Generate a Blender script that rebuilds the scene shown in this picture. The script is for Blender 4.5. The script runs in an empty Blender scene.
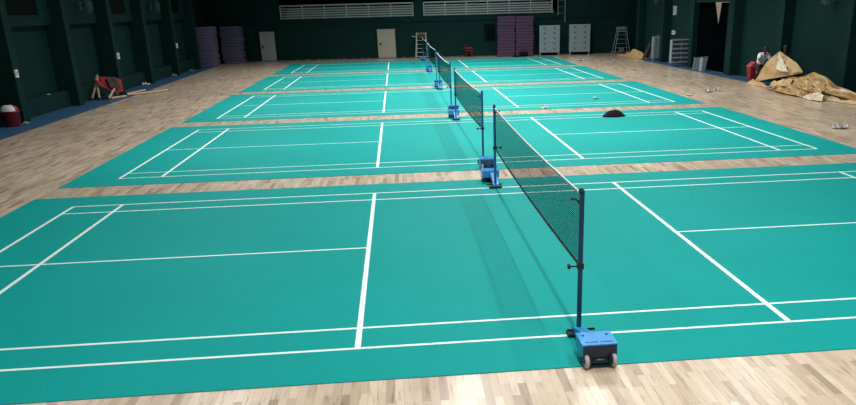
import bpy, bmesh, math, random
from mathutils import Vector, Matrix, noise
random.seed(7)
SC = bpy.context.scene
COL = SC.collection
PI = math.pi

# ------------------------------------------------------------------ helpers
def mat(name, color, rough=0.6, metal=0.0, var=0.12, scale=6.0, bump=0.0, spec=0.5, emit=None):
    m = bpy.data.materials.new(name); m.use_nodes = True
    nt = m.node_tree; N = nt.nodes; L = nt.links
    b = N['Principled BSDF']
    b.inputs['Roughness'].default_value = rough
    b.inputs['Metallic'].default_value = metal
    b.inputs['Specular IOR Level'].default_value = spec
    tc = N.new('ShaderNodeTexCoord'); nz = N.new('ShaderNodeTexNoise')
    nz.inputs['Scale'].default_value = scale; nz.inputs['Detail'].default_value = 5
    L.new(tc.outputs['Object'], nz.inputs['Vector'])
    mix = N.new('ShaderNodeMix'); mix.data_type = 'RGBA'
    a = [c * (1 - var) for c in color]; z = [min(1, c * (1 + var)) for c in color]
    mix.inputs[6].default_value = (*a, 1); mix.inputs[7].default_value = (*z, 1)
    L.new(nz.outputs['Fac'], mix.inputs[0]); L.new(mix.outputs[2], b.inputs['Base Color'])
    if bump:
        bp = N.new('ShaderNodeBump'); bp.inputs['Strength'].default_value = bump
        L.new(nz.outputs['Fac'], bp.inputs['Height']); L.new(bp.outputs['Normal'], b.inputs['Normal'])
    if emit:
        b.inputs['Emission Color'].default_value = (*color, 1); b.inputs['Emission Strength'].default_value = emit
    return m

class MB:
    """collects shapes into one mesh"""
    def __init__(s): s.bm = bmesh.new()
    def box(s, c, d, rot=None, bevel=0.0):
        tmp = bmesh.new()
        bmesh.ops.create_cube(tmp, size=1)
        for v in tmp.verts: v.co = Vector((v.co.x*d[0], v.co.y*d[1], v.co.z*d[2]))
        if bevel > 0:
            bmesh.ops.bevel(tmp, geom=tmp.edges[:], offset=bevel, segments=2, affect='EDGES', profile=0.7)
        if rot:
            R = rot if isinstance(rot, Matrix) else Matrix.Rotation(rot[2], 3, 'Z') @ Matrix.Rotation(rot[1], 3, 'Y') @ Matrix.Rotation(rot[0], 3, 'X')
            for v in tmp.verts: v.co = R @ v.co
        for v in tmp.verts: v.co += Vector(c)
        s._merge(tmp); return s
    def _merge(s, tmp):
        mp = {v: s.bm.verts.new(v.co) for v in tmp.verts}
        for f in tmp.faces:
            try: s.bm.faces.new([mp[v] for v in f.verts])
            except ValueError: pass
        tmp.free()
    def rng(s, x0, x1, y0, y1, z0, z1, bevel=0.0):
        return s.box(((x0+x1)/2, (y0+y1)/2, (z0+z1)/2), (abs(x1-x0), abs(y1-y0), abs(z1-z0)), bevel=bevel)
    def tube(s, pts, r, seg=10, caps=True, r2=None):
        pts = [Vector(p) for p in pts]; n = len(pts); rings = []
        up = Vector((0, 0, 1))
        for i, p in enumerate(pts):
            d = (pts[min(i+1, n-1)] - pts[max(i-1, 0)]).normalized()
            u = d.cross(up)
            if u.length < 1e-3: u = d.cross(Vector((1, 0, 0)))
            u.normalize(); w = d.cross(u).normalized()
            rr = r if r2 is None else r + (r2 - r) * i / (n - 1)
            rings.append([s.bm.verts.new(p + u*rr*math.cos(2*PI*k/seg) + w*rr*math.sin(2*PI*k/seg)) for k in range(seg)])
        for a, b in zip(rings, rings[1:]):
            for k in range(seg):
                s.bm.faces.new([a[k], a[(k+1) % seg], b[(k+1) % seg], b[k]])
        if caps:
            s.bm.faces.new(rings[0]); s.bm.faces.new(rings[-1])
        return s
    def lathe(s, prof, seg=24, c=(0, 0, 0), axis='Z', sx=1, sy=1):
        rings = []; c = Vector(c)
        for r, z in prof:
            ring = []
            for k in range(seg):
                a = 2*PI*k/seg; x, y = r*math.cos(a)*sx, r*math.sin(a)*sy
                p = Vector((x, y, z)) if axis == 'Z' else (Vector((z, x, y)) if axis == 'X' else Vector((x, z, y)))
                ring.append(s.bm.verts.new(c + p))
            rings.append(ring)
        for a, b in zip(rings, rings[1:]):
            for k in range(seg):
                s.bm.faces.new([a[k], a[(k+1) % seg], b[(k+1) % seg], b[k]])
        s.bm.faces.new(rings[0]); s.bm.faces.new(rings[-1]); return s
    def quad(s, *ps):
        s.bm.faces.new([s.bm.verts.new(Vector(p)) for p in ps]); return s
    def prism(s, poly, y0, y1, axis='Y'):
        """poly of 2D points extruded along axis"""
        def P(a, b, t):
            return {'Y': (a, t, b), 'X': (t, a, b), 'Z': (a, b, t)}[axis]
        A = [s.bm.verts.new(P(a, b, y0)) for a, b in poly]; B = [s.bm.verts.new(P(a, b, y1)) for a, b in poly]
        s.bm.faces.new(A); s.bm.faces.new(B[::-1]); n = len(poly)
        for i in range(n): s.bm.faces.new([A[i], B[i], B[(i+1) % n], A[(i+1) % n]])
        return s
    def build(s, name, m, parent=None, smooth=False, loc=None):
        bmesh.ops.recalc_face_normals(s.bm, faces=s.bm.faces[:])
        me = bpy.data.meshes.new(name); s.bm.to_mesh(me); s.bm.free()
        me.materials.append(m)
        if smooth:
            for p in me.polygons: p.use_smooth = True
        o = bpy.data.objects.new(name, me); COL.objects.link(o)
        if parent: o.parent = parent
        if loc: o.location = loc
        return o

def tag(o, label=None, cat=None, group=None, kind=None):
    if label: o['label'] = label
    if cat: o['category'] = cat
    if group: o['group'] = group
    if kind: o['kind'] = kind
    return o
def empty(name, loc, label, cat, group=None, rz=0.0):
    o = bpy.data.objects.new(name, None); COL.objects.link(o)
    o.location = loc; o.rotation_euler = (0, 0, rz); o.empty_display_size = 0.1
    return tag(o, label, cat, group)
def struct(o):
    o['kind'] = 'structure'; return o
def kids(o): return [c for c in bpy.data.objects if c.parent == o]
def copy_tree(o, parent=None):
    c = o.copy(); COL.objects.link(c)
    if parent: c.parent = parent
    for ch in kids(o): copy_tree(ch, c)
    return c

# ------------------------------------------------------------------ materials
M = {}
M['wall'] = mat('green_wall_paint', (0.0040, 0.029, 0.0265), 0.7, var=0.16, scale=0.9, bump=0.02, spec=0.12)
M['wall_dark'] = mat('dark_green_paint', (0.003, 0.019, 0.018), 0.7, var=0.15, scale=1.2, spec=0.25)
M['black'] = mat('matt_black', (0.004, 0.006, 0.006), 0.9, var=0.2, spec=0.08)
M['ceil'] = mat('ceiling_sheet', (0.03, 0.045, 0.045), 0.8, scale=1)
M['strip_blue'] = mat('blue_floor_paint', (0.024, 0.088, 0.17), 0.5, var=0.2, scale=1.5, bump=0.03)
M['kerb'] = mat('grey_cement', (0.10, 0.11, 0.11), 0.85, var=0.3, scale=9)
M['blue'] = mat('blue_enamel', (0.010, 0.12, 0.33), 0.35, var=0.08, scale=10)
M['blue_cart'] = mat('blue_cart_enamel', (0.030, 0.27, 0.62), 0.28, var=0.06, scale=12)
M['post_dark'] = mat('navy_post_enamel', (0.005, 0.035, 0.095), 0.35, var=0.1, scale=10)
M['navy'] = mat('navy_black_enamel', (0.004, 0.014, 0.035), 0.4)  # shade on the nearest weight box's front put into the colour
M['navy_lit'] = mat('navy_blue_enamel', (0.006, 0.06, 0.17), 0.4)  # lighter copy of the painted shade, for the other weight boxes
M['rubber'] = mat('black_rubber', (0.008, 0.008, 0.010), 0.6, var=0.2, scale=20)
M['wheel'] = mat('grey_wheel_plastic', (0.36, 0.38, 0.38), 0.5, var=0.15, scale=20)
M['steel_dark'] = mat('dark_steel', (0.03, 0.035, 0.045), 0.35, metal=0.7)
M['ink'] = mat('navy_print', (0.01, 0.035, 0.10), 0.6)
M['cord'] = mat('net_cord', (0.002, 0.009, 0.009), 1.0, spec=0.05)
M['tape'] = mat('white_net_tape', (0.62, 0.66, 0.64), 0.8, var=0.05)
M['line'] = mat('white_court_line', (0.74, 0.84, 0.82), 0.5, var=0.05, scale=2)
M['line_thin'] = mat('pale_court_line', (0.50, 0.72, 0.68), 0.5, var=0.1, scale=2)
M['foam_l'] = mat('dark_violet_foam_cover', (0.125, 0.112, 0.205), 0.7, var=0.2, scale=3, bump=0.05)
M['foam_r'] = mat('plum_foam_cover', (0.078, 0.034, 0.078), 0.75, var=0.2, scale=3, bump=0.05)
M['door_paint'] = mat('pale_door_paint', (0.33, 0.37, 0.34), 0.45, var=0.08, scale=2)
M['door_cream'] = mat('cream_door_paint', (0.40, 0.38, 0.30), 0.45, var=0.08, scale=2)
M['rail'] = mat('pale_grey_rail', (0.42, 0.45, 0.45), 0.45, var=0.1)
M['step'] = mat('balcony_concrete', (0.16, 0.18, 0.18), 0.85, var=0.25, scale=2)
M['locker'] = mat('grey_locker_steel', (0.27, 0.34, 0.38), 0.42, var=0.08, scale=3)
M['locker_dark'] = mat('darker_locker_steel', (0.11, 0.15, 0.17), 0.5, var=0.1, scale=3)
M['frame_grey'] = mat('grey_tube_steel', (0.27, 0.33, 0.34), 0.4, var=0.1)
M['white_steel'] = mat('white_tube_steel', (0.50, 0.56, 0.54), 0.4, var=0.08)
M['wood_seat'] = mat('brown_seat_wood', (0.17, 0.10, 0.07), 0.55, var=0.2, scale=8)
M['timber'] = mat('pale_timber', (0.52, 0.40, 0.28), 0.6, var=0.2, scale=9)
M['red'] = mat('red_plastic', (0.25, 0.012, 0.02), 0.4, var=0.12, scale=5)
M['red_lid'] = mat('red_lid_plastic', (0.46, 0.05, 0.06), 0.4)
M['red_cloth'] = mat('red_cloth', (0.27, 0.012, 0.015), 0.8, var=0.35, scale=7, bump=0.3)
M['dark_cloth'] = mat('charcoal_cloth', (0.035, 0.025, 0.025), 0.85, var=0.4, scale=9, bump=0.3)
M['white'] = mat('white_plastic', (0.72, 0.76, 0.75), 0.45, var=0.05)
M['kraft'] = mat('brown_sheeting', (0.52, 0.35, 0.16), 0.42, var=0.35, scale=3.5, bump=0.25)
M['kraft_tan'] = mat('golden_sheeting', (0.62, 0.44, 0.22), 0.4, var=0.2, scale=3, bump=0.25)
M['kraft_pale'] = mat('pale_sheeting', (0.70, 0.62, 0.46), 0.4, var=0.15, scale=3, bump=0.2)
M['bag'] = mat('black_bag_fabric', (0.005, 0.005, 0.008), 0.85, var=0.3, scale=9, bump=0.3, spec=0.15)
M['skin'] = mat('brown_skin', (0.10, 0.05, 0.032), 0.55, var=0.08)
M['hair'] = mat('black_hair', (0.005, 0.005, 0.005), 0.6, var=0.2, scale=30, bump=0.4)
M['shirt'] = mat('white_cotton', (0.85, 0.88, 0.90), 0.85, var=0.06, scale=8, bump=0.15)
M['black_cotton'] = mat('black_cotton', (0.010, 0.013, 0.014), 0.85, var=0.2, scale=8, bump=0.15)
M['trousers'] = mat('dark_trousers', (0.012, 0.016, 0.022), 0.85, var=0.2, scale=8, bump=0.15)
M['litter'] = mat('clear_crumpled_plastic', (0.50, 0.49, 0.46), 0.25, var=0.1)
M['curtain'] = mat('dark_curtain', (0.0012, 0.003, 0.003), 1.0, var=0.2, scale=3, spec=0.0)
M['beige'] = mat('beige_wall_beyond', (0.50, 0.38, 0.29), 0.7, emit=0.5)  # emission stands in for light falling on the wall beyond

def wood_floor():
    m = bpy.data.materials.new('maple_strip_floor'); m.use_nodes = True
    nt = m.node_tree; N = nt.nodes; L = nt.links; b = N['Principled BSDF']
    tc = N.new('ShaderNodeTexCoord'); mp = N.new('ShaderNodeMapping')
    mp.inputs['Rotation'].default_value = (0, 0, PI/2)
    L.new(tc.outputs['Object'], mp.inputs['Vector'])
    def brick(w, h, off):
        t = N.new('ShaderNodeTexBrick'); t.offset = off; t.offset_frequency = 2; t.squash = 1
        t.inputs['Scale'].default_value = 1; t.inputs['Brick Width'].default_value = w
        t.inputs['Row Height'].default_value = h; t.inputs['Mortar Size'].default_value = 0.0018
        t.inputs['Mortar Smooth'].default_value = 0.3; t.inputs['Bias'].default_value = 0.0
        t.inputs['Color1'].default_value = (0, 0, 0, 1); t.inputs['Color2'].default_value = (1, 1, 1, 1)
        t.inputs['Mortar'].default_value = (0.35, 0.35, 0.35, 1)
        L.new(mp.outputs['Vector'], t.inputs['Vector']); return t
    t1 = brick(0.62, 0.082, 0.37)
    rp = N.new('ShaderNodeValToRGB'); e = rp.color_ramp.elements
    e[0].position = 0.0; e[0].color = (0.36, 0.27, 0.185, 1)
    e[1].position = 1.0; e[1].color = (0.74, 0.62, 0.48, 1)
    for p, c in ((0.12, (0.52, 0.405, 0.29, 1)), (0.45, (0.62, 0.50, 0.37, 1)), (0.75, (0.67, 0.55, 0.415, 1))):
        k = e.new(p); k.color = c
    L.new(t1.outputs['Color'], rp.inputs['Fac'])
    # grain streaks along the boards
    mp2 = N.new('ShaderNodeMapping'); mp2.inputs['Scale'].default_value = (26, 2.2, 1)
    L.new(tc.outputs['Object'], mp2.inputs['Vector'])
    nz = N.new('ShaderNodeTexNoise'); nz.inputs['Scale'].default_value = 1.0; nz.inputs['Detail'].default_value = 6; nz.inputs['Roughness'].default_value = 0.65
    L.new(mp2.outputs['Vector'], nz.inputs['Vector'])
    r2 = N.new('ShaderNodeValToRGB'); r2.color_ramp.elements[0].position = 0.30; r2.color_ramp.elements[0].color = (0.42, 0.34, 0.27, 1)
    r2.color_ramp.elements[1].position = 0.46; r2.color_ramp.elements[1].color = (1, 1, 1, 1)
    L.new(nz.outputs['Fac'], r2.inputs['Fac'])
    mul = N.new('ShaderNodeMix'); mul.data_type = 'RGBA'; mul.blend_type = 'MULTIPLY'; mul.inputs[0].default_value = 0.8
    L.new(rp.outputs['Color'], mul.inputs[6]); L.new(r2.outputs['Color'], mul.inputs[7])
    # wear stains
    n3 = N.new('ShaderNodeTexNoise'); n3.inputs['Scale'].default_value = 0.45; n3.inputs['Detail'].default_value = 4
    L.new(tc.outputs['Object'], n3.inputs['Vector'])
    r3 = N.new('ShaderNodeValToRGB'); r3.color_ramp.elements[0].position = 0.3; r3.color_ramp.elements[0].color = (0.86, 0.83, 0.80, 1)
    r3.color_ramp.elements[1].position = 0.65; r3.color_ramp.elements[1].color = (1, 1, 1, 1)
    L.new(n3.outputs['Fac'], r3.inputs['Fac'])
    m2 = N.new('ShaderNodeMix'); m2.data_type = 'RGBA'; m2.blend_type = 'MULTIPLY'; m2.inputs[0].default_value = 1
    L.new(mul.outputs[2], m2.inputs[6]); L.new(r3.outputs['Color'], m2.inputs[7])
    # dark seams
    m3 = N.new('ShaderNodeMix'); m3.data_type = 'RGBA'
    ma = N.new('ShaderNodeMath'); ma.operation = 'MULTIPLY'; ma.inputs[1].default_value = 0.35
    L.new(t1.outputs['Fac'], ma.inputs[0]); L.new(ma.outputs[0], m3.inputs[0])
    m3.inputs[7].default_value = (0.12, 0.08, 0.05, 1)
    L.new(m2.outputs[2], m3.inputs[6]); L.new(m3.outputs[2], b.inputs['Base Color'])
    b.inputs['Roughness'].default_value = 0.42; b.inputs['Specular IOR Level'].default_value = 0.5
    b.inputs['Coat Weight'].default_value = 0.8; b.inputs['Coat Roughness'].default_value = 0.24; b.inputs['Coat IOR'].default_value = 1.5
    return m
M['floor'] = wood_floor()

def mat_vinyl():
    m = bpy.data.materials.new('teal_court_vinyl'); m.use_nodes = True
    nt = m.node_tree; N = nt.nodes; L = nt.links; b = N['Principled BSDF']
    tc = N.new('ShaderNodeTexCoord')
    n1 = N.new('ShaderNodeTexNoise'); n1.inputs['Scale'].default_value = 0.5; n1.inputs['Detail'].default_value = 4
    L.new(tc.outputs['Object'], n1.inputs['Vector'])
    mix = N.new('ShaderNodeMix'); mix.data_type = 'RGBA'
    mix.inputs[6].default_value = (0.0015, 0.258, 0.236, 1); mix.inputs[7].default_value = (0.003, 0.308, 0.286, 1)
    L.new(n1.outputs['Fac'], mix.inputs[0])
    # seams between vinyl rolls laid along the court
    sp = N.new('ShaderNodeSeparateXYZ'); L.new(tc.outputs['Object'], sp.inputs[0])
    md = N.new('ShaderNodeMath'); md.operation = 'PINGPONG'; md.inputs[1].default_value = 1.1
    L.new(sp.outputs['Y'], md.inputs[0])
    lt = N.new('ShaderNodeMath'); lt.operation = 'LESS_THAN'; lt.inputs[1].default_value = 0.006
    L.new(md.outputs[0], lt.inputs[0])
    sc = N.new('ShaderNodeMath'); sc.operation = 'MULTIPLY'; sc.inputs[1].default_value = 0.25; L.new(lt.outputs[0], sc.inputs[0])
    m2 = N.new('ShaderNodeMix'); m2.data_type = 'RGBA'; L.new(sc.outputs[0], m2.inputs[0])
    L.new(mix.outputs[2], m2.inputs[6]); m2.inputs[7].default_value = (0.004, 0.12, 0.11, 1)
    L.new(m2.outputs[2], b.inputs['Base Color'])
    n2 = N.new('ShaderNodeTexNoise'); n2.inputs['Scale'].default_value = 160
    L.new(tc.outputs['Object'], n2.inputs['Vector'])
    bp = N.new('ShaderNodeBump'); bp.inputs['Strength'].default_value = 0.12; bp.inputs['Distance'].default_value = 0.002
    L.new(n2.outputs['Fac'], bp.inputs['Height']); L.new(bp.outputs['Normal'], b.inputs['Normal'])
    b.inputs['Roughness'].default_value = 0.6; b.inputs['Specular IOR Level'].default_value = 0.10
    return m
M['vinyl'] = mat_vinyl()

# ------------------------------------------------------------------ room shell
def far_y(x): return 50.75 - 0.125 * x       # the end wall is not quite square to the courts
NEAR = -10.0; TOP = 9.6
XL, XR = -15.35, 14.35                         # recessed wall faces
struct(MB().rng(-17.5, 17, NEAR, 57, -0.2, 0).build('floor', M['floor']))
struct(MB().rng(-17.5, 17, NEAR, 57, TOP, TOP+0.2).build('ceiling', M['ceil']))
# painted margins along the side walls
struct(MB().prism([(-13.55, NEAR), (XL, NEAR), (XL, 52.6), (-14.2, 52.6), (-13.6, 30)], 0.0, 0.006, 'Z').build('trim_1', M['strip_blue']))
struct(MB().prism([(13.5, NEAR), (XR, NEAR), (XR, 44.15), (13.6, 44.15), (13.36, 40), (13.34, 26)], 0.0, 0.006, 'Z').build('trim_2', M['strip_blue']))

PW = 0.45
LP = [0.4, 5.45, 10.5, 15.55, 20.55, 25.5, 30.5, 35.42, 40.65, 45.75]
RP = [-0.9, 4.1, 9.1, 14.15, 19.15, 24.1, 29.0, 34.1, 38.9, 43.7]
w = MB()
w.rng(XL-0.5, XL, NEAR, 57, 0, TOP)
for i, y in enumerate(LP):
    w.rng(XL-0.1, -14.6, y, y+PW, 0, TOP)
    y2 = (LP[i+1] if i+1 < len(LP) else 50.0)
    if i + 1 < len(LP):
        w.rng(XL-0.1, -14.95, y+PW, y2, 0, 0.62)            # low bench ledge of the bay
        # projecting upper panel, window opening left free in alternate bays
        a, b = y+PW, y2
        if i % 2 == 0:
            w.rng(XL-0.1, -15.10, a, b, 3.10, 3.42); w.rng(XL-0.1, -15.10, a, a+0.75, 3.42, 5.2)
            w.rng(XL-0.1, -15.10, b-0.9, b, 3.42, 5.2); w.rng(XL-0.1, -15.10, a, b, 5.2, TOP)
        else:
            w.rng(XL-0.1, -15.10, a, b, 3.10, TOP)
struct(w.build('wall_left', M['wall']))
k = 1
for i in range(0, len(LP)-1, 2):
    a, b = LP[i]+PW+0.75, LP[i+1]-0.9
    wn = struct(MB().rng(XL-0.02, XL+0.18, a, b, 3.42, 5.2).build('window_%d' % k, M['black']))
    f = MB()
    for zz in (3.45, 5.17): f.rng(XL+0.18, XL+0.22, a, b, zz-0.03, zz+0.03)
    for yy in (a+0.03, b-0.03): f.rng(XL+0.18, XL+0.22, yy-0.025, yy+0.025, 3.42, 5.2)
    struct(f.build('window_frame', M['wall_dark'], wn)); k += 1

w = MB()
# doorway bay lies between the pilasters at 29.0 and 34.1
w.rng(XR, XR+0.5, NEAR, 30.0, 0, TOP); w.rng(XR, XR+0.7, 34.1, 44.15, 0, TOP); w.rng(15.0, 15.5, 44.15, 57, 0, TOP); w.rng(XR, XR+0.5, 30.0, 34.1, 3.35, TOP)
for y in RP: w.rng(13.9, XR+0.1, y, y+PW, 0, TOP)
for i in range(len(RP)-1):
    if i in (6,): w.rng(14.0, XR+0.1, RP[i]+PW, RP[i+1], 3.40, TOP)
struct(w.build('wall_right', M['wall']))
struct(MB().rng(13.98, 14.12, 29.45, 29.85, 0, 3.3).rng(13.98, 14.12, 29.45, 34.1, 3.3, 3.42).build('door_3', M['wall']))
struct(MB().rng(15.3, 15.4, 29.0, 35.0, 0, 4).build('trim_3', M['beige']))  # self-glowing sheet for the light in the curtain gap

# end wall with the balcony opening
def fbox(mb, x0, x1, d0, d1, z0, z1):
    """a block following the end wall, d measured behind its face"""
    ps = [(x0, far_y(x0)+d0), (x1, far_y(x1)+d0), (x1, far_y(x1)+d1), (x0, far_y(x0)+d1)]
    mb.prism(ps, z0, z1, 'Z'); return mb
w = MB()
fbox(w, -17, 17, 0, 0.4, 0, 2.86)
fbox(w, -17, -10.05, 0, 0.4, 2.86, TOP); fbox(w, 9.75, 17, 0, 0.4, 2.86, TOP)
fbox(w, -0.42, 0.22, -0.06, 0.4, 2.86, TOP); fbox(w, -10.05, 9.75, 0, 0.4, 5.6, TOP)
fbox(w, -9.85, 9.75, 0.4, 4.2, 2.6, 2.86)
struct(w.build('wall_back', M['wall']))
struct(fbox(MB(), -15.3, 15.0, -0.07, 0, 2.50, 2.60).build('trim_4', M['wall']))
struct(fbox(MB(), -12.2, 14.3, -0.22, 0, 0, 0.05).build('baseboard_back', M['kerb']))
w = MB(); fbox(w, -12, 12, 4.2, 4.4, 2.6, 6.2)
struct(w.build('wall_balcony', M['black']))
w = MB()
for i in range(3): fbox(w, -9.8, 9.7, 1.1+0.9*i, 4.2, 2.86, 3.08+0.28*i)
struct(w.build('trim_5', M['step']))
struct(MB().rng(-17, 17, NEAR-0.3, NEAR, 0, 2.2).build('wall_front', M['wall']))

# balcony railings
def railing(x0, x1, n, label):
    r = empty('balcony_railing', ((x0+x1)/2, far_y((x0+x1)/2)+0.05, 2.86), label, 'railing')
    ox, oy, oz = r.location
    def P(x, z): return (x-ox, far_y(x)+0.05-oy, z)
    for j in range(n+1):
        x = x0+(x1-x0)*j/n
        MB().tube([P(x, 0), P(x, 0.9)], 0.04, 8).build('post', M['rail'], r)
    for j in range(6):
        z = [0.06, 0.22, 0.38, 0.54, 0.70, 0.90][j]
        MB().tube([P(x0, z), P(x1, z)], 0.052 if j == 5 else 0.038, 8).build('rail', M['rail'], r)
railing(-9.95, -0.48, 6, 'pale horizontal-bar railing on the balcony, above both pale doors')
railing(0.28, 9.35, 6, 'pale horizontal-bar railing on the balcony, above the red chair and plum mats')

# doors in the end wall
def wall_door(n, x0, x1, h, m, hx):
    xc = (x0+x1)/2; yc = far_y(xc)
    ang = math.atan(-0.125)
    e = struct(MB().box((0, -0.035, h/2), (x1-x0, 0.05, h), bevel=0.008).build('door_%d' % n, m, loc=(xc, yc-0.02, 0)))
    e.rotation_euler = (0, 0, ang)
    W = x1-x0
    struct(MB().rng(-W/2-0.09, -W/2, -0.09, 0.0, 0, h+0.08).rng(W/2, W/2+0.09, -0.09, 0, 0, h+0.08).rng(-W/2, W/2, -0.09, 0, h, h+0.08).build('door_frame', M['wall_dark'], e))
    MB().rng(hx*W*0.36-0.04, hx*W*0.36+0.04, -0.085, -0.06, 0.92, 1.12).tube([(hx*W*0.36, -0.08, 1.05), (hx*W*0.36, -0.13, 1.05), (hx*W*0.36+0.14*-hx, -0.13, 1.05)], 0.018, 8).build('door_handle', M['rubber'], e)
    MB().rng(-W/2+0.04, W/2-0.04, -0.066, -0.058, 0.03, 0.14).build('kick_plate', M['frame_grey'], e)
wall_door(1, -11.62, -10.52, 2.06, M['door_paint'], -1)
wall_door(2, -3.13, -1.83, 2.05, M['door_cream'], -1)

# ------------------------------------------------------------------ courts
S = 1.19188
OY = [0.0, 9.843, 19.724, 29.663, 39.559]
HL, WD = 6.7*S, 6.1*S
court_words = ['nearest the camera, before the first wood strip',
               'carrying the black cloth bundle, second from camera',
               'in the middle of the five', 'fourth from the camera, next before the endmost mat',
               'farthest away, against the end wall kerb']
for i, oy in enumerate(OY):
    y0, y1 = -0.76, WD+0.83
    xl, xr = -8.98, 8.85
    y1l = y1r = y1
    if i == 4: y1l, y1r = 8.9, 8.3
    m = MB(); m.prism([(xl, y0), (xr, y0), (xr+0.1, y1r), (xl-0.05, y1l)], 0.0, 0.008, 'Z')
    mt = m.build('court_mat', M['vinyl'], loc=(0, oy, 0))
    tag(mt, 'teal vinyl badminton court mat ' + court_words[i], 'court mat', 'teal court mats laid one behind another')
    def ln(x0, x1, ya, yb, m, z=0.0): MB().rng(x0, x1, ya, yb, 0.008, 0.0105+z).build('court_line', m, mt)
    for sx in (-1, 1):
        for X in (1.98, 5.94, 6.7):
            x = sx*X*S; tt = 0.032 if X < 3 else 0.028
            ln(x-tt, x+tt, 0, WD, M['line'], 0.0006)
    t = 0.022 if i < 1 else 0.026; lm = M['line'] if i == 0 else M['line_thin']
    for Y in (0, 0.46, 5.64, 6.1): ln(-HL, HL, Y*S-t, Y*S+t, lm)
    for sx in (-1, 1): ln(min(sx*1.98*S, sx*HL), max(sx*1.98*S, sx*HL), 3.05*S-t, 3.05*S+t, lm)

# ------------------------------------------------------------------ net posts on wheeled weight boxes
def make_post(label):
    r = empty('net_post', (0, 0, 0), label, 'net post', 'wheeled net posts at the ends of the nets')
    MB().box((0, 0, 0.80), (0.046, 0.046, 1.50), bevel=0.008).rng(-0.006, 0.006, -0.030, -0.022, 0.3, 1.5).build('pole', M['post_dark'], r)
    MB().lathe([(0.020, 1.55), (0.028, 1.552), (0.028, 1.575), (0.016, 1.585), (0.016, 1.60), (0.004, 1.605)], 14).build('pole_cap', M['rubber'], r, True)
    MB().tube([(0, 0.02, 1.56), (0, 0.06, 1.565)], 0.008, 8).lathe([(0.012, -0.014), (0.028, -0.012), (0.020, 0), (0.028, 0.012), (0.012, 0.014)], 16, (0, 0.07, 1.56), 'X').build('pulley', M['rubber'], r)
    MB().tube([(0, 0.02, 1.42), (-0.04, 0.05, 1.47), (-0.075, 0.06, 1.49), (-0.1, 0.065, 1.47)], 0.011, 8).build('hook', M['rubber'], r, True)
    cr = MB().tube([(-0.02, 0, 0.78), (-0.11, 0, 0.78)], 0.010, 8).lathe([(0.006, -0.012), (0.026, -0.012), (0.030, 0.004), (0.022, 0.014), (0.006, 0.014)], 14, (-0.12, 0, 0.78), 'X').rng(-0.032, 0.032, -0.032, 0.032, 0.75, 0.81).build('clamp_knob', M['rubber'], r)
    MB().box((0, 0.0, 0.022), (0.25, 0.14, 0.028), bevel=0.006).build('foot_pad', M['rubber'], r)
    MB().tube([(-0.13, -0.015, 0.065), (0.17, -0.015, 0.065)], 0.014, 10).build('cross_bar', M['steel_dark'], r, True)
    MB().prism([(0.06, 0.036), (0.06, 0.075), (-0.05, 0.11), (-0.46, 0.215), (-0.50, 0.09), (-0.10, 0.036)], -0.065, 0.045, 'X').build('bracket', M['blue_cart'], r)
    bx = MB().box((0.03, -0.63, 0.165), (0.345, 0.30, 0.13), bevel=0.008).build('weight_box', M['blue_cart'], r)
    MB().box((0.03, -0.785, 0.150), (0.335, 0.012, 0.125), bevel=0.003).build('front_panel', M['navy'], bx)  # thin dark sheet carrying the shade on the blue box's outer face
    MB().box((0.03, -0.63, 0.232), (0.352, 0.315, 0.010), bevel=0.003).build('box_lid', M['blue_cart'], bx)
    MB().box((0.03, -0.63, 0.075), (0.29, 0.26, 0.06)).build('lower_chassis', M['rubber'], bx)
    for sx in (-0.09, 0.15): MB().lathe([(0.014, 0.237), (0.014, 0.241), (0.010, 0.245), (0.003, 0.246)], 12, (sx, -0.56, 0)).build('bolt', M['ink'], bx)
    # two short words pressed into the lid, too worn to read
    tx = MB(); rnd = random.Random(3)
    for x0 in (-0.105, 0.045):
        for q in range(7):
            x = x0+q*0.0185; kind = rnd.randint(0, 3)
            tx.rng(x, x+0.004, -0.742, -0.714, 0.237, 0.2385)
            if kind != 0: tx.rng(x, x+0.013, -0.718, -0.714, 0.237, 0.2385)
            if kind != 1: tx.rng(x, x+0.013, -0.742, -0.738, 0.237, 0.2385)
            if kind != 2: tx.rng(x+0.009, x+0.013, -0.742, -0.714, 0.237, 0.2385)
            if kind == 3: tx.rng(x, x+0.013, -0.730, -0.726, 0.237, 0.2385)
    tx.build('lettering', M['ink'], bx)
    for ax in (-0.09, 0.12): MB().rng(ax, ax+0.03, -0.83, -0.76, 0.04, 0.12).build('axle_bracket', M['rubber'], r)
    MB().tube([(-0.10, -0.80, 0.068), (0.165, -0.80, 0.068)], 0.026, 12).tube([(-0.14, -0.80, 0.068), (0.205, -0.80, 0.068)], 0.010, 8).build('axle', M['steel_dark'], r, True)
    for x in (-0.105, 0.168):
        wh = MB().lathe([(0.03, -0.020), (0.058, -0.020), (0.066, -0.012), (0.066, 0.012), (0.058, 0.020), (0.03, 0.020)], 22, (x, -0.80, 0.066), 'X').build('wheel', M['wheel'], r, True)
        MB().lathe([(0.01, -0.024), (0.026, -0.024), (0.026, 0.024), (0.01, 0.024)], 12, (x, -0.80, 0.066), 'X').build('wheel_hub', M['rubber'], wh, True)
    return r
nth = ['nearest the camera', 'second from the camera', 'third from the camera', 'fourth from the camera', 'farthest from the camera']
src = None
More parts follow.
